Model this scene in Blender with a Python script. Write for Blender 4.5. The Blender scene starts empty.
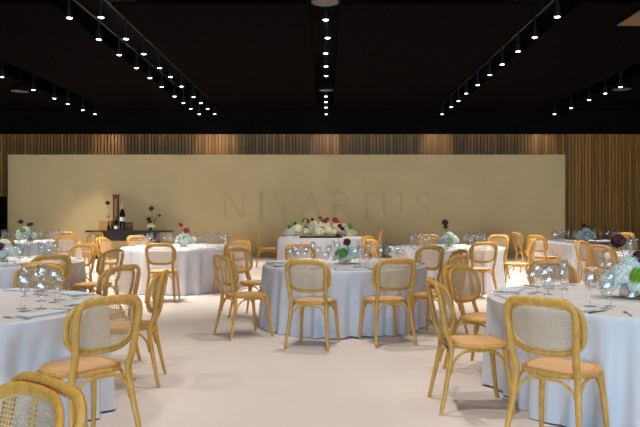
import bpy, bmesh, math, random
from mathutils import Vector, Matrix, noise
random.seed(11)
PI = math.pi
S = bpy.context.scene
COL = S.collection
# ------------------------------------------------------------------ camera model (640x427 photograph)
F, CX, HY, CAMZ = 680.0, 326.0, 211.0, 1.38
def at(px, s):                       # pixel column + pixels-per-metre -> floor point
    return ((px - CX) / s, F / s)
def pxof(x, y):
    return CX + x * F / y

# ------------------------------------------------------------------ materials
MATS = {}
def new_mat(name):
    m = bpy.data.materials.new(name); m.use_nodes = True
    nt = m.node_tree; b = nt.nodes['Principled BSDF']
    MATS[name] = m
    return m, nt, b
def srgb(r, g, b):
    f = lambda c: (c/255/12.92) if c/255 <= .04045 else ((c/255+.055)/1.055)**2.4
    return (f(r), f(g), f(b), 1)
def plain(name, col, rough=.6, metal=0.0, noise_amt=0.0, scale=8.0, spec=.5, emit=None, bump=0.0, bscale=60, coat=0):
    m, nt, b = new_mat(name)
    b.inputs['Base Color'].default_value = col
    b.inputs['Roughness'].default_value = rough
    b.inputs['Metallic'].default_value = metal
    b.inputs['Specular IOR Level'].default_value = spec
    b.inputs['Coat Weight'].default_value = coat
    if emit:
        b.inputs['Emission Color'].default_value = emit[0]
        b.inputs['Emission Strength'].default_value = emit[1]
    tc = nt.nodes.new('ShaderNodeTexCoord')
    if noise_amt:
        n = nt.nodes.new('ShaderNodeTexNoise'); n.inputs['Scale'].default_value = scale
        n.inputs['Detail'].default_value = 4
        nt.links.new(tc.outputs['Object'], n.inputs['Vector'])
        r = nt.nodes.new('ShaderNodeValToRGB')
        lo = tuple(c*(1-noise_amt) for c in col[:3])+(1,); hi = tuple(min(1, c*(1+noise_amt)) for c in col[:3])+(1,)
        r.color_ramp.elements[0].position = .3; r.color_ramp.elements[1].position = .7
        r.color_ramp.elements[0].color = lo; r.color_ramp.elements[1].color = hi
        nt.links.new(n.outputs['Fac'], r.inputs['Fac']); nt.links.new(r.outputs['Color'], b.inputs['Base Color'])
    if bump:
        n2 = nt.nodes.new('ShaderNodeTexNoise'); n2.inputs['Scale'].default_value = bscale
        nt.links.new(tc.outputs['Object'], n2.inputs['Vector'])
        bp = nt.nodes.new('ShaderNodeBump'); bp.inputs['Strength'].default_value = bump; bp.inputs['Distance'].default_value = .01
        nt.links.new(n2.outputs['Fac'], bp.inputs['Height']); nt.links.new(bp.outputs['Normal'], b.inputs['Normal'])
    return m

def wood_mat(name, lo, hi, stretch=(1, 1, 1), scale=14):
    m, nt, b = new_mat(name)
    tc = nt.nodes.new('ShaderNodeTexCoord'); mp = nt.nodes.new('ShaderNodeMapping')
    mp.inputs['Scale'].default_value = stretch
    n = nt.nodes.new('ShaderNodeTexNoise'); n.inputs['Scale'].default_value = scale; n.inputs['Detail'].default_value = 6
    n.inputs['Distortion'].default_value = .6
    r = nt.nodes.new('ShaderNodeValToRGB')
    r.color_ramp.elements[0].position = .3; r.color_ramp.elements[1].position = .7
    r.color_ramp.elements[0].color = lo; r.color_ramp.elements[1].color = hi
    nt.links.new(tc.outputs['Object'], mp.inputs['Vector']); nt.links.new(mp.outputs['Vector'], n.inputs['Vector'])
    nt.links.new(n.outputs['Fac'], r.inputs['Fac']); nt.links.new(r.outputs['Color'], b.inputs['Base Color'])
    b.inputs['Roughness'].default_value = .42
    b.inputs['Specular IOR Level'].default_value = .4
    return m

wood_mat('chair_wood', srgb(184, 134, 54), srgb(214, 165, 84), (6, 6, 1.2), 9)

def cane_mat(name, col, hole, pitch):
    """woven cane: square lattice with holes, in the panel's own coordinates"""
    m, nt, b = new_mat(name)
    b.inputs['Base Color'].default_value = col; b.inputs['Roughness'].default_value = .55
    tc = nt.nodes.new('ShaderNodeTexCoord'); uv = nt.nodes.new('ShaderNodeSeparateXYZ')
    nt.links.new(tc.outputs['UV'], uv.inputs['Vector'])
    masks = []
    for ax in ('X', 'Y'):
        d = nt.nodes.new('ShaderNodeMath'); d.operation = 'DIVIDE'; d.inputs[1].default_value = pitch
        nt.links.new(uv.outputs[ax], d.inputs[0])
        fr = nt.nodes.new('ShaderNodeMath'); fr.operation = 'FRACT'; nt.links.new(d.outputs[0], fr.inputs[0])
        sb = nt.nodes.new('ShaderNodeMath'); sb.operation = 'SUBTRACT'; sb.inputs[1].default_value = .5
        nt.links.new(fr.outputs[0], sb.inputs[0])
        ab = nt.nodes.new('ShaderNodeMath'); ab.operation = 'ABSOLUTE'; nt.links.new(sb.outputs[0], ab.inputs[0])
        lt = nt.nodes.new('ShaderNodeMath'); lt.operation = 'LESS_THAN'; lt.inputs[1].default_value = hole/2
        nt.links.new(ab.outputs[0], lt.inputs[0]); masks.append(lt)
    mu = nt.nodes.new('ShaderNodeMath'); mu.operation = 'MULTIPLY'
    nt.links.new(masks[0].outputs[0], mu.inputs[0]); nt.links.new(masks[1].outputs[0], mu.inputs[1])
    tr = nt.nodes.new('ShaderNodeBsdfTransparent'); mx = nt.nodes.new('ShaderNodeMixShader')
    out = nt.nodes['Material Output']
    tl = nt.nodes.new('ShaderNodeBsdfTranslucent'); tl.inputs['Color'].default_value = col
    m2 = nt.nodes.new('ShaderNodeMixShader'); m2.inputs['Fac'].default_value = .25
    nt.links.new(b.outputs['BSDF'], m2.inputs[1]); nt.links.new(tl.outputs['BSDF'], m2.inputs[2])
    nt.links.new(mu.outputs[0], mx.inputs['Fac']); nt.links.new(m2.outputs[0], mx.inputs[1]); nt.links.new(tr.outputs['BSDF'], mx.inputs[2])
    nt.links.new(mx.outputs[0], out.inputs['Surface'])
    return m
cane_mat('cane_back', srgb(214, 186, 142), .66, .013)
cane_mat('cane_seat', srgb(244, 204, 154), .30, .013)
plain('cane_edge', srgb(206, 178, 128), .5)
plain('cloth', srgb(208, 208, 213), .85, noise_amt=.03, scale=3, spec=.15, bump=.08, bscale=300)
plain('napkin', srgb(206, 220, 232), .85, spec=.15, bump=.1, bscale=200)
plain('steel', srgb(150, 148, 146), .22, metal=1)
plain('plaster', srgb(208, 184, 136), .8, noise_amt=.06, scale=.9, spec=.2, bump=.06, bscale=9)
plain('black_paint', srgb(9, 8, 8), .9, spec=.1)
plain('ceiling_board', srgb(18, 15, 15), .9, spec=.0)
plain('black_metal', srgb(9, 8, 8), .5, spec=.3)
plain('grey_grille', srgb(86, 82, 78), .7)
plain('tan_board', srgb(120, 92, 62), .7, noise_amt=.1, scale=2)
plain('dark_wood', srgb(26, 22, 24), .45, noise_amt=.2, scale=6)
plain('box_wood', srgb(190, 140, 74), .6, noise_amt=.15, scale=14)
plain('carton_red', srgb(74, 30, 24), .5)
plain('carton_copper', srgb(150, 92, 60), .4)
plain('bottle_glass', srgb(18, 16, 14), .12, spec=.6)
plain('foil', srgb(190, 184, 168), .35, metal=.6)
plain('label_white', srgb(226, 222, 212), .7)
plain('white_petal', srgb(226, 232, 222), .7, noise_amt=.05, scale=30)
plain('cream_petal', srgb(240, 234, 200), .7, noise_amt=.08, scale=30)
plain('blush_petal', srgb(232, 206, 190), .7, noise_amt=.08, scale=30)
plain('burgundy_petal', srgb(84, 14, 30), .55, noise_amt=.25, scale=40)
plain('red_petal', srgb(172, 40, 48), .55, noise_amt=.2, scale=40)
plain('leaf', srgb(66, 122, 44), .5, noise_amt=.25, scale=20)
plain('lime_leaf', srgb(132, 178, 40), .6, noise_amt=.2, scale=40)
plain('stem', srgb(92, 84, 44), .6)
plain('lamp', (1, .93, .82, 1), .5, emit=((1, .93, .84, 1), 9))
plain('side_wall_paint', srgb(120, 100, 78), .8, noise_amt=.05, scale=1)
plain('water', srgb(200, 214, 214), .05)

def glass_mat(name, tint, base):
    m, nt, b = new_mat(name)
    out = nt.nodes['Material Output']
    tr = nt.nodes.new('ShaderNodeBsdfTransparent'); tr.inputs['Color'].default_value = tint
    gl = nt.nodes.new('ShaderNodeBsdfGlossy'); gl.inputs['Roughness'].default_value = .12
    lw = nt.nodes.new('ShaderNodeLayerWeight'); lw.inputs['Blend'].default_value = .5
    pw = nt.nodes.new('ShaderNodeMath'); pw.operation = 'POWER'; pw.inputs[1].default_value = 3.5
    nt.links.new(lw.outputs['Facing'], pw.inputs[0])
    ad = nt.nodes.new('ShaderNodeMath'); ad.operation = 'MULTIPLY_ADD'; ad.inputs[1].default_value = .5; ad.inputs[2].default_value = base; ad.use_clamp = True
    nt.links.new(pw.outputs[0], ad.inputs[0])
    mx = nt.nodes.new('ShaderNodeMixShader')
    nt.links.new(ad.outputs[0], mx.inputs['Fac']); nt.links.new(tr.outputs[0], mx.inputs[1]); nt.links.new(gl.outputs[0], mx.inputs[2])
    nt.links.new(mx.outputs[0], out.inputs['Surface'])
glass_mat('glass', (.97, .975, .975, 1), .17)
glass_mat('window_glass', (.97, .98, 1, 1), 0)

# floor: pale poured floor, faint cloudy mottling, soft gloss
m, nt, b = new_mat('floor_resin')
tc = nt.nodes.new('ShaderNodeTexCoord')
n1 = nt.nodes.new('ShaderNodeTexNoise'); n1.inputs['Scale'].default_value = .55; n1.inputs['Detail'].default_value = 5
r1 = nt.nodes.new('ShaderNodeValToRGB')
r1.color_ramp.elements[0].position = .3; r1.color_ramp.elements[1].position = .7
r1.color_ramp.elements[0].color = srgb(212, 204, 202); r1.color_ramp.elements[1].color = srgb(222, 214, 212)
nt.links.new(tc.outputs['Object'], n1.inputs['Vector']); nt.links.new(n1.outputs['Fac'], r1.inputs['Fac'])
nt.links.new(r1.outputs['Color'], b.inputs['Base Color'])
b.inputs['Roughness'].default_value = .5; b.inputs['Specular IOR Level'].default_value = .35

# wood slats: colour of each slat varies
PITCH = .105
m, nt, b = new_mat('slat_wood')
tc = nt.nodes.new('ShaderNodeTexCoord'); sx = nt.nodes.new('ShaderNodeSeparateXYZ')
nt.links.new(tc.outputs['Object'], sx.inputs[0])
d = nt.nodes.new('ShaderNodeMath'); d.operation = 'DIVIDE'; d.inputs[1].default_value = PITCH; nt.links.new(sx.outputs['X'], d.inputs[0])
fl = nt.nodes.new('ShaderNodeMath'); fl.operation = 'FLOOR'; nt.links.new(d.outputs[0], fl.inputs[0])
wn = nt.nodes.new('ShaderNodeTexWhiteNoise'); wn.noise_dimensions = '1D'; nt.links.new(fl.outputs[0], wn.inputs['W'])
n1 = nt.nodes.new('ShaderNodeTexNoise'); n1.inputs['Scale'].default_value = 5
mp = nt.nodes.new('ShaderNodeMapping'); mp.inputs['Scale'].default_value = (8, 8, .4)
nt.links.new(tc.outputs['Object'], mp.inputs[0]); nt.links.new(mp.outputs[0], n1.inputs['Vector'])
ad = nt.nodes.new('ShaderNodeMath'); ad.operation = 'ADD'; nt.links.new(wn.outputs['Value'], ad.inputs[0]); nt.links.new(n1.outputs['Fac'], ad.inputs[1])
hf = nt.nodes.new('ShaderNodeMath'); hf.operation = 'MULTIPLY'; hf.inputs[1].default_value = .5; nt.links.new(ad.outputs[0], hf.inputs[0])
rr = nt.nodes.new('ShaderNodeValToRGB')
rr.color_ramp.elements[0].position = .2; rr.color_ramp.elements[1].position = .85
rr.color_ramp.elements[0].color = srgb(128, 80, 26); rr.color_ramp.elements[1].color = srgb(190, 130, 48)
nt.links.new(hf.outputs[0], rr.inputs[0]); nt.links.new(rr.outputs[0], b.inputs['Base Color'])
b.inputs['Roughness'].default_value = .5
plain('slat_backing', srgb(56, 36, 18), .9)

# ------------------------------------------------------------------ mesh builder
class MB:
    def __init__(s): s.v = []; s.f = []; s.m = []; s.uv = {}; s.cur = 0
    def add(s, vs, fs):
        k = len(s.v); s.v += [tuple(p) for p in vs]
        for f in fs: s.f.append(tuple(k+i for i in f)); s.m.append(s.cur)
        return k
    def box(s, x0, x1, y0, y1, z0, z1):
        s.add([(x0,y0,z0),(x1,y0,z0),(x1,y1,z0),(x0,y1,z0),(x0,y0,z1),(x1,y0,z1),(x1,y1,z1),(x0,y1,z1)],
              [(3,2,1,0),(4,5,6,7),(0,1,5,4),(1,2,6,5),(2,3,7,6),(3,0,4,7)])
    def lathe(s, prof, n=20, c=(0,0,0), close=False):
        vs = []
        for r, z in prof:
            for i in range(n):
                a = 2*PI*i/n; vs.append((c[0]+r*math.cos(a), c[1]+r*math.sin(a), c[2]+z))
        fs = []
        for j in range(len(prof)-1):
            for i in range(n):
                k = (i+1) % n
                fs.append((j*n+i, j*n+k, (j+1)*n+k, (j+1)*n+i))
        if prof[0][0] > 1e-4 and close: fs.append(tuple(reversed(range(n))))
        if prof[-1][0] > 1e-4 and close: fs.append(tuple((len(prof)-1)*n+i for i in range(n)))
        s.add(vs, fs)
    def tube(s, pts, rad, n=8, cap=True, closed=False, up=None, flat=1.0):
        """tube along pts; rad number or list; flat squeezes the section along the 'up' axis"""
        pts = [Vector(p) for p in pts]; N = len(pts)
        if not isinstance(rad, (list, tuple)): rad = [rad]*N
        vs = []
        prev = None
        for i, p in enumerate(pts):
            if closed: t = pts[(i+1) % N]-pts[i-1]
            else: t = pts[min(i+1, N-1)]-pts[max(i-1, 0)]
            t.normalize()
            if up is not None: u = Vector(up)
            else: u = prev if prev is not None else (Vector((0,0,1)) if abs(t.z) < .9 else Vector((0,1,0)))
            a = t.cross(u); 
            if a.length < 1e-5: a = t.cross(Vector((1,0,.1)))
            a.normalize(); bb = a.cross(t).normalized(); prev = bb
            for k in range(n):
                q = 2*PI*k/n
                vs.append(p + a*math.cos(q)*rad[i] + bb*math.sin(q)*rad[i]*flat)
        fs = []
        for i in range(N if closed else N-1):
            j = (i+1) % N
            for k in range(n):
                l = (k+1) % n
                fs.append((i*n+k, i*n+l, j*n+l, j*n+k))
        if cap and not closed:
            fs.append(tuple(reversed(range(n)))); fs.append(tuple((N-1)*n+k for k in range(n)))
        s.add(vs, fs)
    def prism(s, poly, axis_pts):     # poly: list of 2-D; axis_pts(p, t) -> 3-D for t in 0,1
        n = len(poly)
        vs = [axis_pts(p, 0) for p in poly]+[axis_pts(p, 1) for p in poly]
        fs = [tuple(range(n)), tuple(reversed(range(n, 2*n)))]+[(i, n+i, n+(i+1) % n, (i+1) % n) for i in range(n)]
        s.add(vs, fs)
    def build(s, name, mats, parent=None, smooth=True, fix=True, uvf=None):
        me = bpy.data.meshes.new(name); me.from_pydata(s.v, [], s.f)
        if isinstance(mats, str): mats = [mats]
        for q in mats: me.materials.append(MATS[q])
        for p, mi in zip(me.polygons, s.m): p.material_index = mi
        if fix:
            bm = bmesh.new(); bm.from_mesh(me); bmesh.ops.recalc_face_normals(bm, faces=bm.faces); bm.to_mesh(me); bm.free()
        if smooth:
            for p in me.polygons: p.use_smooth = True
            try: me.set_sharp_from_angle(angle=math.radians(42))
            except Exception: pass
        if uvf:
            ul = me.uv_layers.new(name='UVMap')
            for lp in me.loops: ul.data[lp.index].uv = uvf(me.vertices[lp.vertex_index].co)
        o = bpy.data.objects.new(name, me); COL.objects.link(o)
        if parent: o.parent = parent
        return o

def tag(o, label, cat, group=None):
    o['label'] = label; o['category'] = cat
    if group: o['group'] = group
    return o
def empty(name, loc=(0,0,0), rz=0):
    o = bpy.data.objects.new(name, None); COL.objects.link(o)
    o.location = loc; o.rotation_euler = (0, 0, rz); o.empty_display_size = .1
    return o
def struct(o): o['kind'] = 'structure'; return o
def copy_tree(root):
    r = root.copy(); COL.objects.link(r)
    for ch in list(root.children):
        c = ch.copy(); COL.objects.link(c); c.parent = r
        for g in list(ch.children):
            d = g.copy(); COL.objects.link(d); d.parent = c
    return r
def smooth_path(pts, n=6, closed=False):   # Catmull-Rom
    P = [Vector(p) for p in pts]; N = len(P); out = []
    segs = N if closed else N-1
    for i in range(segs):
        if closed: p0, p1, p2, p3 = P[i-1], P[i], P[(i+1) % N], P[(i+2) % N]
        else: p0, p1, p2, p3 = P[max(i-1,0)], P[i], P[i+1], P[min(i+2,N-1)]
        for k in range(n):
            t = k/n
            out.append(.5*((2*p1)+(p2-p0)*t+(2*p0-5*p1+4*p2-p3)*t*t+(3*p1-p0-3*p2+p3)*t**3))
    if not closed: out.append(P[-1])
    return out

# ------------------------------------------------------------------ the room
YW, YS = 20.4, 21.25           # cream partition, slatted wall behind it
ZC = 4.45
XL, XR = -11.0, 11.0
YB = -14.0
g = MB(); g.box(XL, XR, YB, YS+.3, -.1, 0); struct(g.build('floor', 'floor_resin', smooth=False))

# slatted wall
g = MB(); g.cur = 1; g.box(XL, XR, YS+.06, YS+.2, 0, 3.78); g.cur = 0
k0, k1 = math.ceil(XL/PITCH), math.floor(XR/PITCH)
for k in range(k0, k1):
    x = k*PITCH
    g.box(x+.009, x+.096, YS, YS+.05, 0, 2.02)
    g.box(x+.009, x+.096, YS, YS+.05, 2.026, 3.78)
struct(g.build('wall_back', ['slat_wood', 'slat_backing'], smooth=False))
g = MB(); g.box(XL, XR, YS-.04, YS+.2, 3.78, ZC+.6); struct(g.build('trim_1', 'black_paint', smooth=False))
# black slab for the shade in an opening, far left of the slatted wall
g = MB(); g.box(-10.9, -9.98, YS-.03, YS+.0, 0, 1.83); struct(g.build('dark_opening_1', 'black_paint', smooth=False))
# cream partition
xa, xb = (8-CX)/33.33, (565-CX)/33.33
ztop = CAMZ + 56.4/33.33
g = MB(); g.box(xa, xb, YW, YW+.28, 0, ztop); struct(g.build('wall_front', 'plaster', smooth=False))
# side walls, rear window wall
g = MB(); g.box(XL-.2, XL, YB, YS+.3, 0, ZC+.6); struct(g.build('wall_left', 'side_wall_paint', smooth=False))
g = MB(); g.box(XR, XR+.2, YB, YS+.3, 0, ZC+.6); struct(g.build('wall_right', 'side_wall_paint', smooth=False))
g = MB(); g.box(XL, XR, YB-.2, YB, 3.3, ZC+.6); g.box(XL, XR, YB-.2, YB, 0, .25)
for x in (XL, -6, -.25, 5.5, XR-.5): g.box(x, x+.5, YB-.2, YB, .25, 3.3)
struct(g.build('wall_rear', 'side_wall_paint', smooth=False))

# ceiling: black slots with the dark boards between
slots = [(-7.25, -6.55), (-4.08, -3.2), (-.26, .22), (3.2, 3.78), (6.45, 7.1)]
g = MB(); g.cur = 1; g.box(XL, XR, YB, YS+.3, ZC+.45, ZC+.6); g.cur = 0
xs = [XL]+[e for s_ in slots for e in s_]+[XR]
for i in range(0, len(xs), 2):
    for (y0, y1) in ((YB, 9.75), (10.15, 20.55)):
        x0, x1 = xs[i], xs[i+1]
        if i == 8 and y0 > 5:            # board by the tan hatch
            g.box(x0, 4.8, y0, 11.2, ZC, ZC+.05); g.box(x0, x1, 11.2, y1, ZC, ZC+.05); g.box(6.3, x1, y0, 11.2, ZC, ZC+.05)
        elif i == 8:
            g.box(x0, 4.8, y0, y1, ZC, ZC+.05)
            g.box(4.8, x1, y0, 8.0, ZC, ZC+.05)
        else: g.box(x0, x1, y0, y1, ZC, ZC+.05)
struct(g.build('ceiling', ['ceiling_board', 'black_paint'], smooth=False))
g = MB(); g.box(4.8, 6.3, 8.4, 11.2, ZC-.02, ZC+.03); struct(g.build('ceiling_panel', 'tan_board', smooth=False))

# ------------------------------------------------------------------ lettering on the partition
g = MB()
LH = 26.2/33.33
z0 = CAMZ + (211-218.2)/33.33
plain('shaded_letter_plaster', srgb(200, 177, 130), .8, spec=.2)  # darker than the partition plaster, standing in for shading on the letters
SIGN = empty('wall_lettering', (0, YW, 0))
def strokes(px0, px1, polys):
    g = MB()
    x0, w = (px0-CX)/33.33, (px1-px0)/33.33
    for poly in polys:
        g.prism([(x0+u*w, z0+v*LH) for u, v in poly], lambda p, t: (p[0], -.024+.028*t, p[1]))
    g.build('letter', 'shaded_letter_plaster', SIGN, smooth=False)
def bar(u0, v0, u1, v1, t):     # horizontal-thickness bar
    return [(u0-t/2, v0), (u0+t/2, v0), (u1+t/2, v1), (u1-t/2, v1)]
def serif(u, v, w, h=.04): return [(u-w/2, v), (u+w/2, v), (u+w/2, v+h), (u-w/2, v+h)]
def arc(cu, cv, ru, rv, a0, a1, t, tv=None, n=14):
    tv = tv or t
    out = []
    for i in range(n):
        A, B = math.radians(a0+(a1-a0)*i/n), math.radians(a0+(a1-a0)*(i+1)/n)
        out.append([(cu+ru*math.cos(A), cv+rv*math.sin(A)), (cu+ru*math.cos(B), cv+rv*math.sin(B)),
                    (cu+(ru-t)*math.cos(B), cv+(rv-tv)*math.sin(B)), (cu+(ru-t)*math.cos(A), cv+(rv-tv)*math.sin(A))])
    return out
N_ = [bar(.13, 0, .13, 1, .07), bar(.87, 0, .87, 1, .07), bar(.14, 1, .86, 0, .14), serif(.13, 0, .26), serif(.1, .96, .2), serif(.87, .96, .26)]
I_ = [bar(.5, 0, .5, 1, .32), serif(.5, 0, .9), serif(.5, .96, .9)]
V_ = [bar(.12, 1, .5, 0, .15), bar(.88, 1, .5, 0, .08), serif(.12, .96, .3), serif(.88, .96, .24)]
A_ = [bar(.12, 0, .5, 1, .07), bar(.88, 0, .5, 1, .15), serif(.12, 0, .24), serif(.88, 0, .3), [(.28, .36), (.74, .36), (.74, .40), (.28, .40)]]
R_ = [bar(.18, 0, .18, 1, .16), serif(.18, 0, .36), serif(.15, .96, .3), [(.18, .96), (.5, .96), (.5, 1), (.18, 1)], [(.18, .46), (.5, .46), (.5, .5), (.18, .5)],
      bar(.45, .48, .9, 0, .16)] + arc(.48, .73, .36, .27, -90, 90, .15, .05)
U_ = [bar(.18, .3, .18, 1, .14), bar(.84, .3, .84, 1, .07), serif(.18, .96, .32), serif(.84, .96, .26)] + arc(.5, .3, .38, .3, 180, 360, .1, .06)
S_ = arc(.5, .75, .4, .25, 30, 270, .14, .06) + arc(.5, .26, .42, .26, -150, 90, .14, .06) + [bar(.88, .74, .86, .98, .06), bar(.08, .02, .06, .26, .06)]
for (p0, p1, L) in ((221, 246.5, N_), (256, 266, I_), (271, 298, V_), (297, 324, A_), (330.5, 351, R_), (361.5, 372, I_), (380, 405, U_), (414, 431, S_)):
    strokes(p0, p1, L)
tag(SIGN, 'large raised capitals reading NIVARIUS in the same cream plaster as the partition', 'lettering')

# ------------------------------------------------------------------ chair
def bplane(x, z):                 # a point of the tilted, gently curved back
    lean = max(0, z-.46)*.20
    return Vector((x, -.195-lean+1.05*x*x+.004, z))
def uplane(x, z):
    lean = max(0, z-.46)*.20
    return Vector((x, -.199-lean+.2*x*x-.02, z))
def make_chair():
    root = empty('dining_chair')
    # seat: rounded trapezoid
    def outline(k, z):
        pts = []
        for i in range(40):
            a = 2*PI*i/40; c, s_ = math.cos(a), math.sin(a)
            e = .62
            x = math.copysign(abs(c)**e, c); y = math.copysign(abs(s_)**e, s_)
            w = .212 if y > 0 else .212-.028*(-y)
            pts.append((x*(w-k), y*(.212-k)+.01, z))
        return pts
    g = MB()
    rings = [outline(.035, .436), outline(.006, .436), outline(0, .442), outline(0, .459), outline(.008, .466), outline(.026, .467), outline(.030, .462)]
    for r in rings: g.v += r
    for j in range(len(rings)-1):
        for i in range(40):
            k = (i+1) % 40
            g.f.append((j*40+i, j*40+k, (j+1)*40+k, (j+1)*40+i)); g.m.append(0)
    g.f.append(tuple(6*40+i for i in range(40))); g.m.append(0)
    g.f.append(tuple(range(40))); g.m.append(0)
    seat = g.build('seat', 'chair_wood', root)
    g = MB(); g.v = outline(.029, .4645)+outline(.029, .463); g.f = [tuple(range(40)), tuple(range(79, 39, -1))]; g.m = [0, 0]
    g.build('seat_cane', 'cane_seat', root, smooth=False, uvf=lambda c: (c.x, c.y))
    # back frame
    loop = []
    for i in range(32):
        q = PI-2*PI*i/32+1e-3; c, s_ = math.cos(q), math.sin(q); e = .62
        loop.append((math.copysign(abs(c)**e, c)*(.214+.006*s_), .722+math.copysign(abs(s_)**e, s_)*.143))
    bot = []
    pts = smooth_path([bplane(x, z) for x, z in loop+bot], 2, closed=True)
    g = MB(); g.tube(pts, .0195, 10, closed=True, up=(0, 1, 0), flat=.62)
    bf = g.build('back_frame', 'chair_wood', root)
    # cane panel inside the hoop
    g = MB()
    ins = [(x*.91, .722+(z-.722)*.87) for x, z in loop+bot]
    sp = smooth_path([Vector((x, 0, z)) for x, z in ins], 3, closed=True)
    vs = [bplane(p.x, p.z) for p in sp]
    # strips across so the panel keeps the curve
    n = 12; zs = sorted(set(p.z for p in sp)); zlo, zhi = zs[0], zs[-1]
    def half_w(z):
        best = 0
        for i in range(len(sp)):
            a, b_ = sp[i], sp[(i+1) % len(sp)]
            if (a.z-z)*(b_.z-z) <= 0 and abs(a.z-b_.z) > 1e-7:
                t = (z-a.z)/(b_.z-a.z); best = max(best, abs(a.x+(b_.x-a.x)*t))
        return best
    rows, colsn = 14, 12
    for j in range(rows+1):
        z = zlo+1e-4+(zhi-zlo-2e-4)*j/rows; w = half_w(z)
        for i in range(colsn+1): g.v.append(tuple(bplane(-w+2*w*i/colsn, z)))
    for j in range(rows):
        for i in range(colsn):
            a = j*(colsn+1)+i; g.f.append((a, a+1, a+colsn+2, a+colsn+1)); g.m.append(0)
    g.cur = 1; g.tube([v+Vector((0, -.003, 0)) for v in vs], .0055, 6, closed=True)
    g.build('back_cane', ['cane_back', 'cane_edge'], bf, fix=False, uvf=lambda c: (c.x, c.z))
    for sx in (-1, 1):
        p = smooth_path([(sx*.222, -.275, 0), (sx*.207, -.243, .15), (sx*.188, -.207, .34), (sx*.180, -.196, .46), tuple(uplane(sx*.184, .54)), tuple(uplane(sx*.193, .66)), tuple(uplane(sx*.200, .77)), tuple(uplane(sx*.198, .812))], 5)
        r = [.0155+.0065*min(1, i/12) for i in range(len(p))]
        g = MB(); g.tube(p, r, 10, up=(0, 1, 0), flat=.85); g.build('leg', 'chair_wood', root)
        p = smooth_path([(sx*.208, .232, 0), (sx*.195, .205, .2), (sx*.176, .178, .435)], 5)
        g = MB(); g.tube(p, [.0145+.0065*i/10 for i in range(len(p))], 10); g.build('leg', 'chair_wood', root)
    p = smooth_path([tuple(uplane(x, z)) for x, z in ((-.198, .805), (-.190, .842), (-.165, .868), (-.12, .878), (0, .882), (.12, .878), (.165, .868), (.190, .842), (.198, .805))], 4)
    g = MB(); g.tube(p, .0205, 10, up=(0, 1, 0), flat=.75); g.build('top_rail', 'chair_wood', root)
    # arched braces under the seat
    def arch(a, b_, name='brace'):
        a, b_ = Vector(a), Vector(b_); top = .424
        P = [a, a.lerp(b_, .07)+Vector((0,0,.09)), a.lerp(b_, .24)+Vector((0,0,.15)), a.lerp(b_, .5), b_.lerp(a, .24)+Vector((0,0,.15)), b_.lerp(a, .07)+Vector((0,0,.09)), b_]
        P[3].z = top; P[2].z = min(P[2].z, top-.006); P[4].z = min(P[4].z, top-.006)
        g = MB(); g.tube(smooth_path(P, 5), .0095, 8); g.build(name, 'chair_wood', root)
    rl, rr_ = (-.188, -.20, .27), (.188, -.20, .27)
    fl_, fr_ = (-.186, .19, .27), (.186, .19, .27)
    arch(rl, rr_); arch(fl_, fr_); arch(rl, fl_); arch(rr_, fr_)
    return root

# ------------------------------------------------------------------ tables (cloth centre in the room, radius)
TBL = {}
def table(key, px, s, R, name): x, y = at(px, s); TBL[key] = (x, y, R, name)
table('mid', 345, 81.8, 1.0, 'middle')
table('lb', 184, 55.7, 1.1, 'left back')
table('rb', 448, 56.0, 1.0, 'right back')
table('nr', 630, 134.6, 1.03, 'near right')
TBL['nl'] = (-2.58, 4.62, 1.05, 'near left')
table('fl', 30, 48, 1.0, 'far left')
table('lm', 2, 78, 1.0, 'left middle')
table('fr', 585, 47.5, 1.0, 'far right')
table('rm', 677, 67, 1.0, 'right middle')

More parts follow.
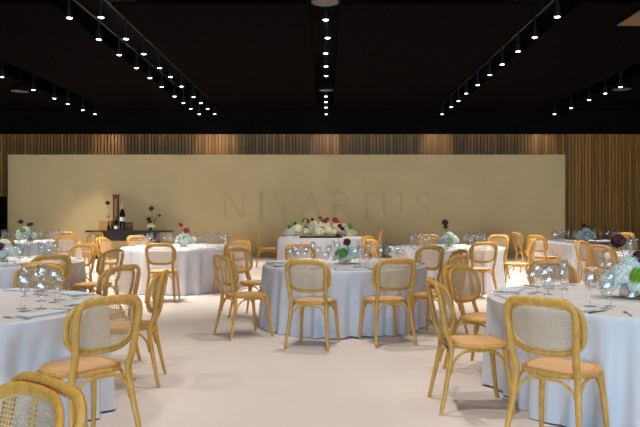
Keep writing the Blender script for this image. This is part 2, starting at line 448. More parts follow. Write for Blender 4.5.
FOOT = []                         # chair footprints: x, y, forward vector
def cloth_mesh(R, seed, ctr):
    near = [q for q in FOOT if math.hypot(q[0]-ctr[0], q[1]-ctr[1]) < R+.6]
    def hit(x, y, m):
        for cx_, cy_, fx, fy in near:
            dx, dy = x+ctr[0]-cx_, y+ctr[1]-cy_
            if -.3 < dx*fx+dy*fy < .232+m and abs(dx*fy-dy*fx) < .215+m: return True
        return False
    push = {}
    rnd = random.Random(seed)
    n = 320
    comp = [(rnd.choice([13, 15]), rnd.uniform(0, 6.28), .35), (rnd.choice([27, 29]), rnd.uniform(0, 6.28), .6), (rnd.choice([37, 41]), rnd.uniform(0, 6.28), .55), (7, rnd.uniform(0, 6.28), .2)]
    def wav(a): return sum(w*math.sin(k*a+p) for k, p, w in comp)/1.4
    g = MB()
    prof = [(0, .735, 0), (.5, .735, 0), (.97, .735, 0), (.992, .733, 0), (1.0, .725, 0)]
    rows = []
    for fr, z, _ in prof[1:]: rows.append([(R*fr*math.cos(2*PI*i/n), R*fr*math.sin(2*PI*i/n), z) for i in range(n)])
    for t in (.04, .1, .2, .32, .45, .6, .75, .88, .97, 1.0):
        row = []
        for i in range(n):
            a = 2*PI*i/n
            wv = wav(a+.02*t); r = R + .004 + .028*t + .06*(t**.8)*(1-abs(wv)**.7*math.copysign(1, -wv)*.9-1)
            z = .725*(1-t)+.004*t + (.006*(1+math.sin(5*a+seed)))*t
            if near:
                d_ = 0
                while d_ < .4 and hit((r-d_)*math.cos(a), (r-d_)*math.sin(a), .045): d_ += .01
                if d_: push[(len(rows), i)] = d_*min(1, t/.3)
            row.append((r*math.cos(a), r*math.sin(a), z))
        # ease the dent out sideways
        dj = [(i, d_) for (rw, i), d_ in push.items() if rw == len(rows)]
        for i in range(n):
            best = 0
            for j, d_ in dj:
                q = min(abs(i-j), n-abs(i-j))
                if q < 24: best = max(best, d_*math.exp(-(q/9)**2))
            if best:
                x, y, z = row[i]; rr0 = math.hypot(x, y); k_ = (rr0-best)/rr0
                row[i] = (x*k_, y*k_, z)
        rows.append(row)
    g.v.append((0, 0, .735))
    for r in rows: g.v += r
    for i in range(n): g.f.append((0, 1+i, 1+(i+1) % n)); g.m.append(0)
    for j in range(len(rows)-1):
        for i in range(n):
            k = (i+1) % n
            g.f.append((1+j*n+i, 1+(j+1)*n+i, 1+(j+1)*n+k, 1+j*n+k)); g.m.append(0)
    return g
CLOTH_LABEL = {
 'mid': 'floor-length white cloth over the middle round table, two chairs before it',
 'lb': 'white round tablecloth below the dark console, standing left of centre at the back',
 'rb': 'white round tablecloth at the back, right of the head table',
 'nr': 'large white round tablecloth nearest on the right, edge of the photo',
 'nl': 'large white round tablecloth nearest on the left, beside the empty floor',
 'fl': 'white round tablecloth at the far left by the end of the cream partition',
 'lm': 'white round tablecloth at the left edge between near and far tables',
 'fr': 'white round tablecloth at the far right against the wood slats',
 'rm': 'white round tablecloth at the right edge behind the burgundy flowers'}
# head table under a rectangular cloth
HX0, HX1, HY0, HY1 = -1.12, .88, 15.65, 16.75
def rect_cloth():
    g = MB(); n = 240
    def base(u):                     # perimeter with rounded corners
        w, d, r = (HX1-HX0)/2, (HY1-HY0)/2, .06
        a = 2*PI*u; c, s_ = math.cos(a), math.sin(a); e = .16
        return (w*math.copysign(abs(c)**e, c), d*math.copysign(abs(s_)**e, s_), c, s_)
    # even spacing along the perimeter
    dense = [base(i/4000) for i in range(4000)]
    L = [0]
    for i in range(1, 4001): L.append(L[-1]+math.dist(dense[i-1][:2], dense[i % 4000][:2]))
    per = []; j = 0
    for i in range(n):
        d = L[-1]*i/n
        while L[j+1] < d: j += 1
        per.append(dense[j % 4000])
    rows = [[(x*.985, y*.985, .75) for x, y, c, s_ in per], [(x, y, .738) for x, y, c, s_ in per]]
    for t in (.1, .25, .45, .65, .85, 1.0):
        row = []
        for i, (x, y, c, s_) in enumerate(per):
            q = .02*t+.022*t**.75*(math.sin(i*.52+2*math.sin(i*.09))+.5*math.sin(i*.31))
            nx, ny = c, s_; l = math.hypot(nx, ny)
            row.append((x+nx/l*q, y+ny/l*q, .738*(1-t)+.006))
        rows.append(row)
    g.v.append((0, 0, .75))
    for r in rows: g.v += r
    for i in range(n): g.f.append((0, 1+i, 1+(i+1) % n)); g.m.append(0)
    for j in range(len(rows)-1):
        for i in range(n):
            k = (i+1) % n
            g.f.append((1+j*n+i, 1+(j+1)*n+i, 1+(j+1)*n+k, 1+j*n+k)); g.m.append(0)
    return g
o = rect_cloth().build('tablecloth', 'cloth'); o.location = ((HX0+HX1)/2, (HY0+HY1)/2, 0)
tag(o, 'white rectangular tablecloth under the long low flower arrangement, before the lettering', 'tablecloth')

# ------------------------------------------------------------------ chairs in the photograph
# pixel column of the back, pixel row of its top, heading (None: to its table), table, label
W = 'cane-back wooden chair '
CH = [
 (306.5, 261.3, 15, 'mid', W+'at the front left of the middle table, seen from behind'),
 (396, 260.3, -18, 'mid', W+'at the front right of the middle table, seen from behind'),
 (223, 257, 58, 'mid', W+'left of the middle table, turned side-on, nearest of that side'),
 (238.5, 249, None, 'mid', W+'with dark oval back at the rear left of the middle table'),
 (299.5, 245, None, 'mid', W+'behind the middle table, below the white flowers'),
 (431, 247, None, 'mid', W+'at the rear right of the middle table, facing the camera'),
 (460, 251, None, 'mid', W+'seen edge-on right of the middle table, topmost sliver behind another chair'),
 (457.5, 257, None, 'mid', W+'right of the middle table, half hidden by an oval-backed chair'),
 (160, 244.3, -3, 'lb', W+'in front of the left back table, seen from behind'),
 (230, 241, -35, 'lb', W+'at the front right of the left back table, squarely from behind'),
 (237.5, 235.5, None, 'lb', W+'at the rear right of the left back table, farthest there'),
 (137, 236.3, None, 'lb', W+'behind the left back table, just below the dark console'),
 (103.5, 238.3, None, 'lb', W+'on the left side of the left back table, side-on'),
 (484.5, 243, None, 'rb', W+'in front of the right back table, seen from behind'),
 (499, 235.5, None, 'rb', W+'behind the right end of the right back table'),
 (429, 235, None, 'rb', W+'behind the left end of the right back table, barely showing'),
 (531, 239.5, None, 'rb', W+'right of the right back table, side-on with seat to left'),
 (383, 240, None, 'rb', W+'left of the right back table, second of two backs there'),
 (368, 237, None, 'rb', W+'between the head table and right back table, darker rounded back'),
 (541, 300, None, 'nr', W+'nearest on the right with pale see-through cane, seen from behind'),
 (436, 281.5, 88, 'nr', W+'drawn up left of the near right table, full side view'),
 (463, 267, None, 'nr', W+'with oval back facing us, rear left of the near right table'),
 (551, 262, None, 'nr', W+'behind the glasses on the far side of the near right table'),
 (106, 298.5, -50, 'nl', W+'nearest of the near left table with whole seat visible'),
 (122, 267, -64, 'nl', W+'directly behind the large front chair of the near left table'),
 (156, 272.5, -97, 'nl', W+'seen edge-on beside open floor, right of the near left table'),
 (42, 264.5, None, 'nl', W+'behind the glasses on the far side of the near left table'),
 (38, 387, -140, 'nl', W+'cut off by the bottom left corner of the photo'),
 (51, 256.5, None, 'lm', W+'in front of the left middle table, back to us'),
 (96, 250.5, -74, 'lm', W+'with oval back on the right side of the left middle table'),
 (65, 246, None, 'lm', W+'on the far side of the left middle table, facing the camera'),
 (58.5, 236.3, None, 'fl', W+'at the front right of the far left table, back to us'),
 (1, 238, None, 'fl', W+'at the left photo edge before the far left table'),
 (66, 232.3, None, 'fl', W+'behind the right end of the far left table'),
 (96, 232.8, None, 'fl', W+'at the right end of the far left table, below console corner'),
 (557, 235.5, None, 'fr', W+'at the front left of the far right table, by the partition end'),
 (624, 233.5, None, 'fr', W+'behind the far right table, against the wood slats'),
 (517, 233, 85, 'fr', W+'left of the far right table, edge-on before the cream partition'),
 (583, 241.5, None, 'rm', W+'leaning edge-on at the rear left of the right middle table'),
 (601, 246.5, None, 'rm', W+'on the left side of the right middle table, facing right'),
 (623.5, 239.5, None, 'rm', W+'behind the right middle table, above the burgundy flower'),
 (256.5, 231.3, 84, 'head', W+'edge-on at the left end of the head table'),
 (382, 230.5, -86, 'head', W+'edge-on at the right end of the head table'),
]
proto = make_chair()
first = True
for i, (px, yt, hd, tb, lab) in enumerate(CH):
    s = (yt-HY)/.5
    bx, by = at(px, s)
    if hd is None:
        tx, ty = TBL[tb][:2]; hd = math.degrees(math.atan2(tx-bx, ty-by))
    a = math.radians(hd); fx, fy = math.sin(a), math.cos(a)
    x, y = bx+fx*.265, by+fy*.265
    if tb in TBL:                      # a chair stands clear of its cloth
        tx, ty, R, _ = TBL[tb]
        for _k in range(40):   # tucked in a little; the cloth gives way below
            ok = True
            for lx in (-.2, 0, .2):
                cx_, cy_ = x+fx*.235+fy*lx, y+fy*.235-fx*lx
                if math.hypot(cx_-tx, cy_-ty) < R-.05: ok = False
            if ok: break
            x -= fx*.02; y -= fy*.02
    o = proto if first else copy_tree(proto); first = False
    o.location = (x, y, 0); o.rotation_euler = (0, 0, -a); FOOT.append((x, y, fx, fy))
    tag(o, lab, 'chair', 'cane-back chairs around the '+(TBL[tb][3]+' table' if tb in TBL else 'head table'))

# cloths are draped after the chairs so that they give way to seats and legs
for i, (k, (x, y, R, nm)) in enumerate(TBL.items()):
    o = cloth_mesh(R, i+3, (x, y)).build('tablecloth', 'cloth'); o.location = (x, y, 0)
    tag(o, CLOTH_LABEL[k], 'tablecloth', 'white floor-length round tablecloths')


# ------------------------------------------------------------------ tableware
g = MB(); g.lathe([(.0, 0), (.036, .0005), (.036, .002), (.010, .006), (.0042, .014), (.0038, .095), (.008, .104), (.028, .122), (.040, .150), (.041, .175), (.034, .215), (.033, .2155)], 20)
WINE = g.build('wine_glass', 'glass')
g = MB(); g.lathe([(.0, 0), (.034, .0005), (.034, .002), (.010, .006), (.005, .014), (.0048, .06), (.010, .068), (.034, .088), (.043, .115), (.043, .14), (.039, .165), (.038, .1655)], 20)
WATER = g.build('water_goblet', 'glass')
g = MB(); g.lathe([(.0, 0), (.031, .0005), (.031, .002), (.009, .006), (.0036, .014), (.0034, .11), (.007, .118), (.022, .14), (.025, .175), (.022, .232), (.0215, .2325)], 20)
FLUTE = g.build('champagne_flute', 'glass')
def napkin_mesh():
    g = MB(); nx, ny = 12, 8
    for (hw, hd, z, seed) in ((.15, .072, .003, 0), (.143, .068, .0095, 3)):
        k = len(g.v)
        for j in range(ny+1):
            for i in range(nx+1):
                x, y = -hw+2*hw*i/nx, -hd+2*hd*j/ny
                g.v.append((x, y, z+.004*abs(noise.noise(Vector((x*14+seed, y*14, seed))))))
        for j in range(ny):
            for i in range(nx):
                a = k+j*(nx+1)+i; g.f.append((a, a+1, a+nx+2, a+nx+1)); g.m.append(0)
        g.box(-hw, hw, -hd, hd, z-.003, z)
    return g
NAP = napkin_mesh().build('napkin', 'napkin', fix=False)
def fork_mesh():
    g = MB(); g.tube([(0, -.1, .003), (0, -.03, .005), (0, .03, .004), (0, .05, .004)], [.0055, .0035, .003, .008], 8, flat=.35)
    g.box(-.011, .011, .048, .062, .003, .0055)
    for k in range(4): g.box(-.011+k*.0062, -.0075+k*.0062, .06, .1, .003, .005)
    return g
FORK = fork_mesh().build('fork', 'steel')
g = MB(); g.tube([(0, -.11, .004), (0, -.02, .004)], [.007, .006], 8, flat=.6)
g.prism([(-.006, -.025), (.007, -.025), (.010, .05), (.007, .1), (-.002, .112), (-.006, .1)], lambda p, t: (p[0], p[1], .003+.002*t))
KNIFE = g.build('knife', 'steel')

ORD = 'first second third fourth fifth sixth seventh eighth ninth tenth eleventh twelfth thirteenth fourteenth fifteenth sixteenth seventeenth eighteenth'.split()
placed = {}
def set_items(key, nset, off, edge_label):
    tx, ty, R, nm = TBL[key]
    for k in range(nset):
        a = off+2*PI*k/nset+random.uniform(-.05, .05)
        ur, ut = Vector((math.cos(a), math.sin(a), 0)), Vector((-math.sin(a), math.cos(a), 0))
        c = Vector((tx, ty, .7365))
        items = [('n', c+ur*(R-.15), a+PI/2+random.uniform(-.12, .12)),
                 ('f', c+ur*(R-.16)-ut*.19, a+PI/2+random.uniform(-.1, .1)),
                 ('k', c+ur*(R-.16)+ut*.19, a+PI/2+random.uniform(-.1, .1)),
                 ('w', c+ur*(R-.36)+ut*(.045+random.uniform(-.015, .015)), 0),
                 ('g', c+ur*(R-.35)+ut*(.165+random.uniform(-.012, .012)), 0),
                 ('v', c+ur*(R-.47)+ut*(.12+random.uniform(-.012, .012)), 0)]
        for kind, p, rz in items:
            if p.y < 1 or not (3 < pxof(p.x, p.y) < 637): continue
            placed.setdefault((key, kind), []).append((pxof(p.x, p.y), p, rz))
set_items('mid', 10, .35, ''); set_items('lb', 10, .2, ''); set_items('rb', 10, .5, ''); set_items('nr', 10, .1, ''); set_items('nl', 10, .15, '')
set_items('fl', 10, .3, ''); set_items('lm', 10, .15, ''); set_items('fr', 10, .6, ''); set_items('rm', 10, .25, '')
KIND = {'v': (FLUTE, 'slim clear champagne flute', 'champagne flute', 'champagne flutes'), 'w': (WINE, 'tall clear wine glass', 'wine glass', 'wine glasses'), 'g': (WATER, 'short clear water goblet', 'goblet', 'water goblets'),
        'n': (NAP, 'pale blue folded napkin', 'napkin', 'folded napkins'), 'f': (FORK, 'steel fork', 'fork', 'forks'), 'k': (KNIFE, 'steel knife', 'knife', 'knives')}
used = set()
for (key, kind), L in placed.items():
    src, txt, cat, grp = KIND[kind]
    L.sort(key=lambda q: q[0]); nm = TBL[key][3]
    for r, (_, p, rz) in enumerate(L):
        o = src if kind not in used else src.copy()
        if kind in used: COL.objects.link(o)
        used.add(kind)
        o.location = p; o.rotation_euler = (0, 0, rz if kind in 'fkn' else random.uniform(0, 6))
        if kind in 'wgv': o.scale = (1.12,)*3
        n = len(L)
        pos = ('leftmost' if r == 0 else 'rightmost' if r == n-1 else ORD[r]+' from the left')
        if n == 1: pos = 'the only such piece there'
        tag(o, f'{txt} on the {nm} table, {pos}', cat, f'{grp} on the {nm} table')

# ------------------------------------------------------------------ flowers
def floret_ball(rad, n, pl, pw, rnd, squash=.85, open_=.5):
    """a rounded head of many small petals"""
    g = MB()
    g.lathe([(0.001, -rad*.7*squash), (rad*.6, -rad*.45*squash), (rad*.78, 0), (rad*.6, rad*.5*squash), (.001, rad*.78*squash)], 12)
    for i in range(n):
        z = 1-1.75*(i+.5)/n; r = math.sqrt(max(0, 1-z*z)); a = i*2.39996
        d = Vector((r*math.cos(a), r*math.sin(a), z)); p = Vector((d.x*rad, d.y*rad, d.z*rad*squash))*rnd.uniform(.9, 1.06)
        u = d.orthogonal().normalized(); v = d.cross(u); q0 = rnd.uniform(0, 6.28)
        for k in range(4):
            q = q0+k*PI/2; e = u*math.cos(q)+v*math.sin(q); f = d.cross(e)
            tip = p+e*pl+d*pl*open_*rnd.uniform(.1, .9)
            b0 = p-d*rad*.1
            m1, m2 = p+e*pl*.55+f*pw+d*pl*.1, p+e*pl*.55-f*pw+d*pl*.1
            g.add([b0, m1, tip, m2], [(0, 1, 2, 3)])
    return g
rb = random.Random(5)
M_HYD = floret_ball(.075, 90, .020, .010, rb)
M_ROSE = floret_ball(.05, 26, .034, .018, rb, .8, .6)
M_DARK = floret_ball(.036, 20, .03, .017, rb, .75, .5)
M_SMALL = floret_ball(.02, 10, .022, .012, rb, .8, .6)
M_POM = floret_ball(.055, 110, .014, .006, rb, .95, .9)
DATA = {}
def inst(key, g, mat, name, parent, loc, sc=1.0, rot=None):
    k = (key, mat)
    if k not in DATA:
        o = g.build(name, mat, fix=False, smooth=False); DATA[k] = o.data
    else:
        o = bpy.data.objects.new(name, DATA[k]); COL.objects.link(o)
    o.name = name; o.parent = parent; o.location = loc; o.scale = (sc,)*3
    o.rotation_euler = rot or (random.uniform(-.3, .3), random.uniform(-.3, .3), random.uniform(0, 6.28))
    return o
def leaf_mesh(L, w):
    g = MB(); n = 6
    for j in range(n+1):
        t = j/n; ww = w*math.sin(PI*min(.999, t*.95+.03))**.8
        for s_ in (-1, 0, 1): g.v.append((s_*ww, t*L, .25*L*math.sin(t*2.2)-abs(s_)*-.12*ww))
    for j in range(n):
        for i in range(2):
            a = j*3+i; g.f.append((a, a+1, a+4, a+3)); g.m.append(0)
    return g
M_LEAF = leaf_mesh(.13, .05)
M_BROAD = leaf_mesh(.16, .085)
def stem(parent, p0, p1, r=.003, name='stem', mat='stem', bend=.03):
    p0, p1 = Vector(p0), Vector(p1); mid_ = (p0+p1)/2+Vector((bend, 0, .02))
    g = MB(); g.tube(smooth_path([p0, mid_, p1], 6), r, 6)
    return g.build(name, mat, parent)

def centerpiece(key, lab, darks, white=(.02, 0), pom=None, leafs=((.03, 5.4), (-.05, 3.5)), sc=1.0, fscale=1.0, dmat='burgundy_petal', loc=None, broad=None, name='flower_centerpiece'):
    if loc is None: tx, ty = TBL[key][:2]; loc = (tx, ty, .7365)
    root = empty(name, loc)
    g = MB(); g.lathe([(.001, .002), (.075, .003), (.08, .01), (.072, .06), (.058, .12), (.056, .122), (.07, .06), (.074, .012), (.001, .008)], 24)
    g.build('vase', 'glass', root)
    hp = [(-.075, -.03, .16), (.07, -.05, .15), (0, .06, .17), (.0, -.08, .10), (.0, -.01, .215), (-.11, .05, .10), (.12, .04, .11)]
    for i, (x, y, z) in enumerate(hp):
        inst('hyd', M_HYD, 'white_petal', 'bloom', root, (x*sc+white[0], y*sc+white[1], z*sc), sc*random.uniform(.85, 1.05))
        if i < 4: stem(root, (x*.2, y*.2, .012), (x*sc+white[0], y*sc+white[1], z*sc-.03), .004)
    for (x, r_) in leafs:
        l = inst('leaf', M_LEAF, 'leaf', 'leaf', root, (x, -.09*sc, .10*sc), .8*sc, (random.uniform(.7, 1.2), 0, r_ - PI/2*3))
    if broad:
        inst('broad', M_BROAD, 'leaf', 'leaf', root, broad, .8*sc, (1.25, .3, .25))
    if pom:
        p = inst('pom', M_POM, 'lime_leaf', 'bloom', root, pom, 1.0); p['label'] = 'lime green pompom bloom'
    for (x, y, z, q) in darks:
        d_ = inst('dark', M_DARK, dmat, 'bloom', root, (x, y, z), q, (random.uniform(-.6, .2), random.uniform(-.4, .4), random.uniform(0, 6)))
        d_['label'] = 'dark red bloom on a thin stem'
        stem(root, (x*.25, y*.25, .06), (x, y, z-.015), .0028, bend=random.uniform(-.03, .03))
    tag(root, lab, 'flowers', 'vases of white hydrangeas with dark red blooms')
    return root
centerpiece('mid', 'glass vase of white flowers with broad green leaf and drooping dark bloom, middle table', [(.02, -.14, .27, .95), (-.09, -.1, .34, .6)], leafs=((.07, 4.4), (-.11, 3.6)), sc=.95, broad=(-.05, -.16, .08))
centerpiece('lb', 'white hydrangea centrepiece with two red blooms, table below the console', [(-.05, -.05, .40, .8), (.06, -.06, .29, 1.1), (.03, -.02, .30, .9)], dmat='red_petal')
centerpiece('rb', 'white hydrangea centrepiece with tall dark blooms, right back table', [(-.06, -.04, .44, 1.2), (-.05, -.05, .36, .8)], broad=(-.02, -.16, .05))
centerpiece('nr', 'large white hydrangea centrepiece with lime pompom and burgundy blooms, near right', [(-.08, .02, .42, 1.1), (.05, -.05, .30, 1.15)], pom=(.0, -.14, .17), leafs=((.09, 5.4),), sc=1.15)
centerpiece('fl', 'white centrepiece with bright lime bloom on the far left table', [(-.2, .02, .42, 1.1), (-.03, .02, .36, .9), (.03, 0, .37, .9)], white=(-.1, 0), pom=(-.1, -.12, .24), sc=1.15)
centerpiece('lm', 'white centrepiece with dark bloom cut by the left photo edge', [(.03, -.12, .19, 1.2), (-.1, .0, .34, 1)])
centerpiece('fr', 'white centrepiece with small dark sprig before the wood slats, far right table', [(-.03, -.02, .34, .9), (.06, -.02, .31, .7)], sc=1.05)
centerpiece('rm', 'white centrepiece at right edge, partly hidden behind burgundy blooms', [(-.1, 0, .32, 1.0)])

# head-table arrangement
root = empty('flower_arrangement', ((HX0+HX1)/2, 15.95, .7515))
tag(root, 'long low arrangement of cream and white roses with red blooms on the head table', 'flowers')
g = MB(); g.box(-.5, .5, -.07, .09, 0, .035); g.build('tray', 'dark_wood', root, smooth=False)
ra = random.Random(3)
for i in range(34):
    x = -.80+1.6*(i+.5)/34; hgt = .30*(1-(x/.86)**2)**.6
    t = ra.random()
    inst('rose', M_ROSE, ra.choice(['cream_petal', 'white_petal', 'cream_petal', 'blush_petal']), 'bloom', root, (x, ra.uniform(-.16, .1), .09+hgt*t*.85), ra.uniform(1.0, 1.6))
for i in range(12):
    x = ra.uniform(-.78, .78); hgt = .26*(1-(x/.86)**2)**.6
    inst('leaf', M_LEAF, ra.choice(['leaf', 'lime_leaf', 'leaf']), 'leaf', root, (x, ra.uniform(-.2, -.05), .13+hgt*ra.random()), 1.0, (ra.uniform(.2, 1.2), ra.uniform(-.5, .5), ra.uniform(0, 6)))
for (x, z, q, m_) in ((-.36, .40, 1.5, 'red_petal'), (-.30, .38, 1.1, 'red_petal'), (-.2, .43, .8, 'burgundy_petal'), (-.02, .47, .9, 'red_petal'), (.10, .38, 1.2, 'red_petal'), (.15, .44, 1.0, 'red_petal'),
                      (.33, .42, 1.3, 'red_petal'), (.38, .36, 1.1, 'red_petal'), (.44, .28, 1.1, 'burgundy_petal'), (.5, .22, 1.0, 'burgundy_petal'), (-.6, .34, .7, 'burgundy_petal'), (-.74, .26, .8, 'burgundy_petal'), (.68, .30, .7, 'burgundy_petal')):
    d_ = inst('dark', M_DARK, m_, 'bloom', root, (x, ra.uniform(-.14, .02), z), q); d_['label'] = 'red bloom above the white roses'
    stem(root, (x*.8, 0, .06), (x, -.03, z-.02), .004)

# ------------------------------------------------------------------ console by the partition, with bottles
YCn = 19.6; sC = F/YCn
def cx(px): return (px-CX)/sC
zc = CAMZ-(230.4-HY)/sC
root = empty('console_table', (cx(130), YCn, 0))
tag(root, 'dark low console table against the left of the cream partition', 'console table')
hw = (cx(172)-cx(88))/2
g = MB(); g.box(-hw, hw, -.22, .22, zc-.05, zc); g.build('tabletop', 'dark_wood', root, smooth=False)
g = MB(); g.box(-hw+.25, hw-.4, -.16, .2, zc-.30, zc-.05); g.build('apron', 'dark_wood', root, smooth=False)
for x in (-hw+.25, hw-.48):
    for y in (-.16, .12):
        g = MB(); g.box(x, x+.08, y, y+.08, 0, zc-.30); g.build('leg', 'dark_wood', root, smooth=False)
# wooden wine crate
root = empty('wine_crate', (cx(106), YCn, zc)); tag(root, 'small honey wood crate at the left of the dark console', 'crate')
g = MB(); g.box(-.17, .17, -.09, .09, 0, .25); g.build('body', 'box_wood', root, smooth=False)
g = MB(); g.box(-.175, .175, -.095, .095, .25, .285); g.build('lid', 'box_wood', root, smooth=False)
# tall gift carton for a bottle
root = empty('tall_gift_box', (cx(114.7), YCn+.13, zc)); tag(root, 'tall slim brown red gift box standing behind the bottles on the console', 'gift box')
g = MB(); g.box(-.075, .075, -.06, .06, 0, .98); g.build('body', 'carton_red', root, smooth=False)
g = MB(); g.box(-.08, .08, -.065, .065, .98, 1.04); g.build('lid', 'carton_red', root, smooth=False)
g = MB()
g.box(-.035, .035, -.0625, -.06, .30, .90)
g.build('printed_band', 'carton_copper', root, smooth=False)
def bottle(px, y, h, lab, foil, lz, w=1.0, lh=.07):
    r = empty('wine_bottle', (cx(px), y, zc)); k = h/.30
    q = k*w
    g = MB(); g.lathe([(.001, 0), (.04*q, .001), (.043*q, .01*k), (.043*q, .17*k), (.036*q, .20*k), (.016*q, .23*k), (.014*q, .26*k)], 20); g.build('body', 'bottle_glass', r)
    g = MB(); g.lathe([(.0165*q, .20*k), (.0155*q, .262*k), (.016*q, .296*k), (.001, .30*k)], 16); g.build('foil_cap', foil, r)
    g = MB(); g.lathe([(.0438*q, lz*k), (.0438*q, (lz+lh)*k)], 20); g.build('label_sticker', 'label_white', r)
    tag(r, lab, 'bottle', 'bottles on the console')
bottle(122.6, YCn-.02, .80, 'tall dark magnum bottle with pale foil neck and white label on console', 'foil', .10, .68, .045)
bottle(117.7, YCn-.14, .40, 'short dark bottle with square white label, middle of the console group', 'carton_red', .03)
r = empty('gift_box', (cx(127.6), YCn+.15, zc)); tag(r, 'low reddish brown box behind the magnum bottle on the console', 'gift box')
g = MB(); g.box(-.09, .09, -.06, .06, 0, .2); g.build('body', 'carton_copper', r, smooth=False)
g = MB(); g.box(-.094, .094, -.064, .064, .2, .23); g.build('lid', 'carton_red', r, smooth=False)
# dark bloom sprig beside the carton
r = empty('bud_vase', (cx(110.2), YCn-.16, zc)); tag(r, 'thin bud vase with one dark bloom before the wood crate', 'vase')
g = MB(); g.lathe([(.001, 0), (.04, .001), (.045, .05), (.02, .16), (.014, .24), (.018, .25)], 18); g.build('vase', 'bottle_glass', r)
stem(r, (0, 0, .1), (-.02, 0, .78), .006); inst('dark', M_DARK, 'burgundy_petal', 'bloom', r, (-.02, 0, .79), 1.3)
inst('leaf', M_LEAF, 'stem', 'leaf', r, (0, -.01, .36), 1.2, (.2, 0, .6))
# flower vase at the right of the console
r = empty('flower_vase', (cx(151), YCn-.03, zc)); tag(r, 'white flower cluster with tall dark blooms at the right end of the console', 'flowers')
g = MB(); g.lathe([(.001, 0), (.05, .001), (.055, .04), (.045, .09), (.05, .1)], 18); g.build('vase', 'bottle_glass', r)
for (x, y, z) in ((-.04, -.03, .12), (.05, 0, .13), (0, .03, .18)): inst('hyd', M_HYD, 'cream_petal', 'bloom', r, (x, y, z), .85)
for (x, z, q, m_) in ((.03, .63, 1.5, 'burgundy_petal'), (-.05, .33, 1.4, 'burgundy_petal'), (.26, .43, 1.0, 'red_petal'), (-.02, .25, 1.0, 'burgundy_petal')):
    inst('dark', M_DARK, m_, 'bloom', r, (x, -.04, z), q); stem(r, (0, 0, .08), (x, -.04, z-.02), .006)
for (x, z) in ((.13, .4), (.18, .5), (.1, .3)): stem(r, (.01, 0, .08), (x, 0, z), .006)

# ------------------------------------------------------------------ ceiling tracks and spotlights
ZT = 4.22                         # lens height
tracks = {
 'far left': [(3.5,77),(35,90),(56,98.5),(69.5,104),(85,110),(99,116)],
 'left outer': [(76,18),(105.5,39.5),(125,55),(142,68),(155,78),(166.5,87),(179,96.5),(188,103),(195,108.7),(204.5,115.7)],
 'left inner': [(107,17.5),(131.5,39),(149,54),(164,68),(175,77),(186,86.5),(197,97),(204.5,103),(211,109),(219,116)],
 'centre': [(325.5,20),(329,38),(325.5,53.5),(326,66.5),(326,76),(326,96.5),(326,102),(326,107.5),(326.5,115.5)],
 'right': [(549.5,17),(529.5,37.5),(513.5,51.5),(498,64.5),(486,75),(474,85),(461.5,93.5),(455.5,101),(448.5,107),(439,115.5)],
 'far right': [(618,87),(603,93.5),(586.5,100),(569.5,108),(551.5,115.5)]}
g1 = MB(); g1.lathe([(.001, .16), (.05, .16), (.052, .15), (.052, .0), (.046, .0), (.044, .02), (.001, .02)], 16)
g2 = MB(); g2.lathe([(.044, .004), (.036, -.006), (.020, -.011), (.001, -.013)], 16)
g3 = MB(); g3.box(-.012, .012, -.012, .012, .15, .40)
lights = 0
XT = {'far left': -6.9, 'left outer': -3.87, 'left inner': -3.39, 'centre': 0, 'right': 3.5, 'far right': 6.8}
spot_proto = None
for tn, L in tracks.items():
    ys = [F*(ZT-CAMZ)/(HY-y) for _, y in L]
    g = MB(); g.box(-.02, .02, 3.0, min(20.4, max(ys)+.4), ZT+.40, ZT+.44)
    o = g.build('lighting_track', 'black_metal', smooth=False); o.location = (XT[tn], 0, 0)
    tag(o, f'black ceiling lighting track, {tn} run of small spotlights', 'lighting track', 'black lighting tracks')
    n = len(L)
    for i, (px, yy) in enumerate(L):
        Y = min(19.95, F*(ZT-CAMZ)/(HY-yy)); X = (px-CX)*Y/F
        X = .5*X+.5*XT[tn]
        if spot_proto is None:
            r = empty('track_spotlight'); g1.build('housing', 'black_metal', r); g2.build('lens', 'lamp', r); g3.build('yoke', 'black_metal', r, smooth=False); spot_proto = r
        else:
            r = spot_proto.copy(); COL.objects.link(r)
            for ch in list(spot_proto.children):
                if ch.type == 'MESH': c = ch.copy(); COL.objects.link(c); c.parent = r
        r.location = (X, Y, ZT)
        k = n-1-i
        pos = 'farthest' if k == 0 else 'nearest' if i == 0 else (ORD[k]+' from the far end')
        tag(r, f'small lit black spotlight on the {tn} track, {pos}', 'spotlight', 'lit spotlights on the ceiling tracks')
        ld = bpy.data.lights.new('spot', 'SPOT'); last = i >= n-1
        ld.color = (1, .89, .76); ld.shadow_soft_size = .09
        lo = bpy.data.objects.new('spot_beam', ld); COL.objects.link(lo)
        lo.parent = r; lo.location = (0, 0, -.04)
        if last:
            ld.energy = 58; ld.spot_size = math.radians(46); ld.spot_blend = .8
            lo.rotation_euler = (math.radians(60), 0, 0)
        else:
            ld.energy = 640*{'far left': 1.6, 'left inner': .65, 'left outer': .65, 'centre': .95, 'right': .95, 'far right': 1.25}[tn]*(.3 if Y > 18.3 and tn != 'far left' else .75 if Y > 17 else 1); ld.spot_size = math.radians(64); ld.spot_blend = .9
# bare spots added along the track lines light the nearest tables (outside the frame)
for X in (-3.6, 0, 3.5):
    for Y in (-.4, 1.7, 3.7, 5.6, 7.3):
        ld = bpy.data.lights.new('spot', 'SPOT'); ld.energy = 262; ld.color = (1, .89, .76); ld.spot_size = math.radians(88); ld.spot_blend = .9; ld.shadow_soft_size = .06
        lo = bpy.data.objects.new('spot_beam', ld); COL.objects.link(lo); lo.location = (X, Y, ZT)

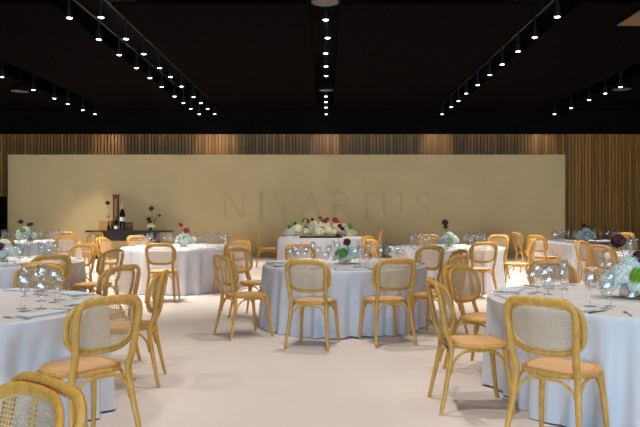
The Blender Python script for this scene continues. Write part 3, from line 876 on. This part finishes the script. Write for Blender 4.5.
def speaker(px, yy, d_, lab):
    s = (HY-yy)/(4.3-CAMZ); x, y = at(px, s)
    r = empty('ceiling_speaker', (x, y, 4.3)); k = d_/2
    g = MB(); g.lathe([(k, 0), (k, .04), (k*.45, .24), (.02, .30), (.02, .60)], 24); g.build('housing', 'black_metal', r)
    g = MB(); g.lathe([(.001, .004), (k*.97, .002)], 24); g.build('grille', 'grey_grille', r)
    tag(r, lab, 'ceiling speaker', 'round grey ceiling speakers')
speaker(20, 91.5, .42, 'round grey-faced ceiling speaker by the far left spotlights')
speaker(326, 90.5, .36, 'round grey-faced ceiling speaker hanging in the centre track run')
speaker(622, 89.5, .42, 'round grey-faced ceiling speaker by the far right spotlights')
speaker(325, 2.5, .40, 'round grey-faced ceiling speaker at the very top centre')

# ------------------------------------------------------------------ daylight through the rear windows
for i, (x0, x1) in enumerate(((-10.5, -6), (-5.5, -.25), (.25, 5.5), (6, 10.5))):
    g = MB(); g.box(x0, x1, YB-.12, YB-.1, .25, 3.3); o = struct(g.build('window_%d' % (i+1), 'window_glass', smooth=False))
    ld = bpy.data.lights.new('daylight', 'AREA'); ld.shape = 'RECTANGLE'; ld.size = x1-x0; ld.size_y = 3.0
    ld.energy = 740; ld.color = (.47, .74, 1.0)
    lo = bpy.data.objects.new('daylight', ld); COL.objects.link(lo); lo.location = ((x0+x1)/2, YB+.05, 1.78); lo.rotation_euler = (math.radians(90), 0, 0)
w = bpy.data.worlds.new('World'); S.world = w; w.use_nodes = True
w.node_tree.nodes['Background'].inputs[0].default_value = (.62, .78, 1, 1); w.node_tree.nodes['Background'].inputs[1].default_value = .6

# ------------------------------------------------------------------ camera
cd = bpy.data.cameras.new('camera'); cam = bpy.data.objects.new('camera', cd); COL.objects.link(cam)
cam.location = (0, 0, CAMZ); cam.rotation_euler = (PI/2, 0, 0)
cd.sensor_width = 36; cd.lens = F*36/640; cd.shift_x = -(CX-320)/640; cd.shift_y = -(213.5-HY)/640
cd.clip_end = 200
S.camera = cam
S.view_settings.view_transform = 'Standard'; S.view_settings.look = 'None'; S.view_settings.gamma = 1
S.view_settings.use_curve_mapping = False
S.view_settings.exposure = 0.0
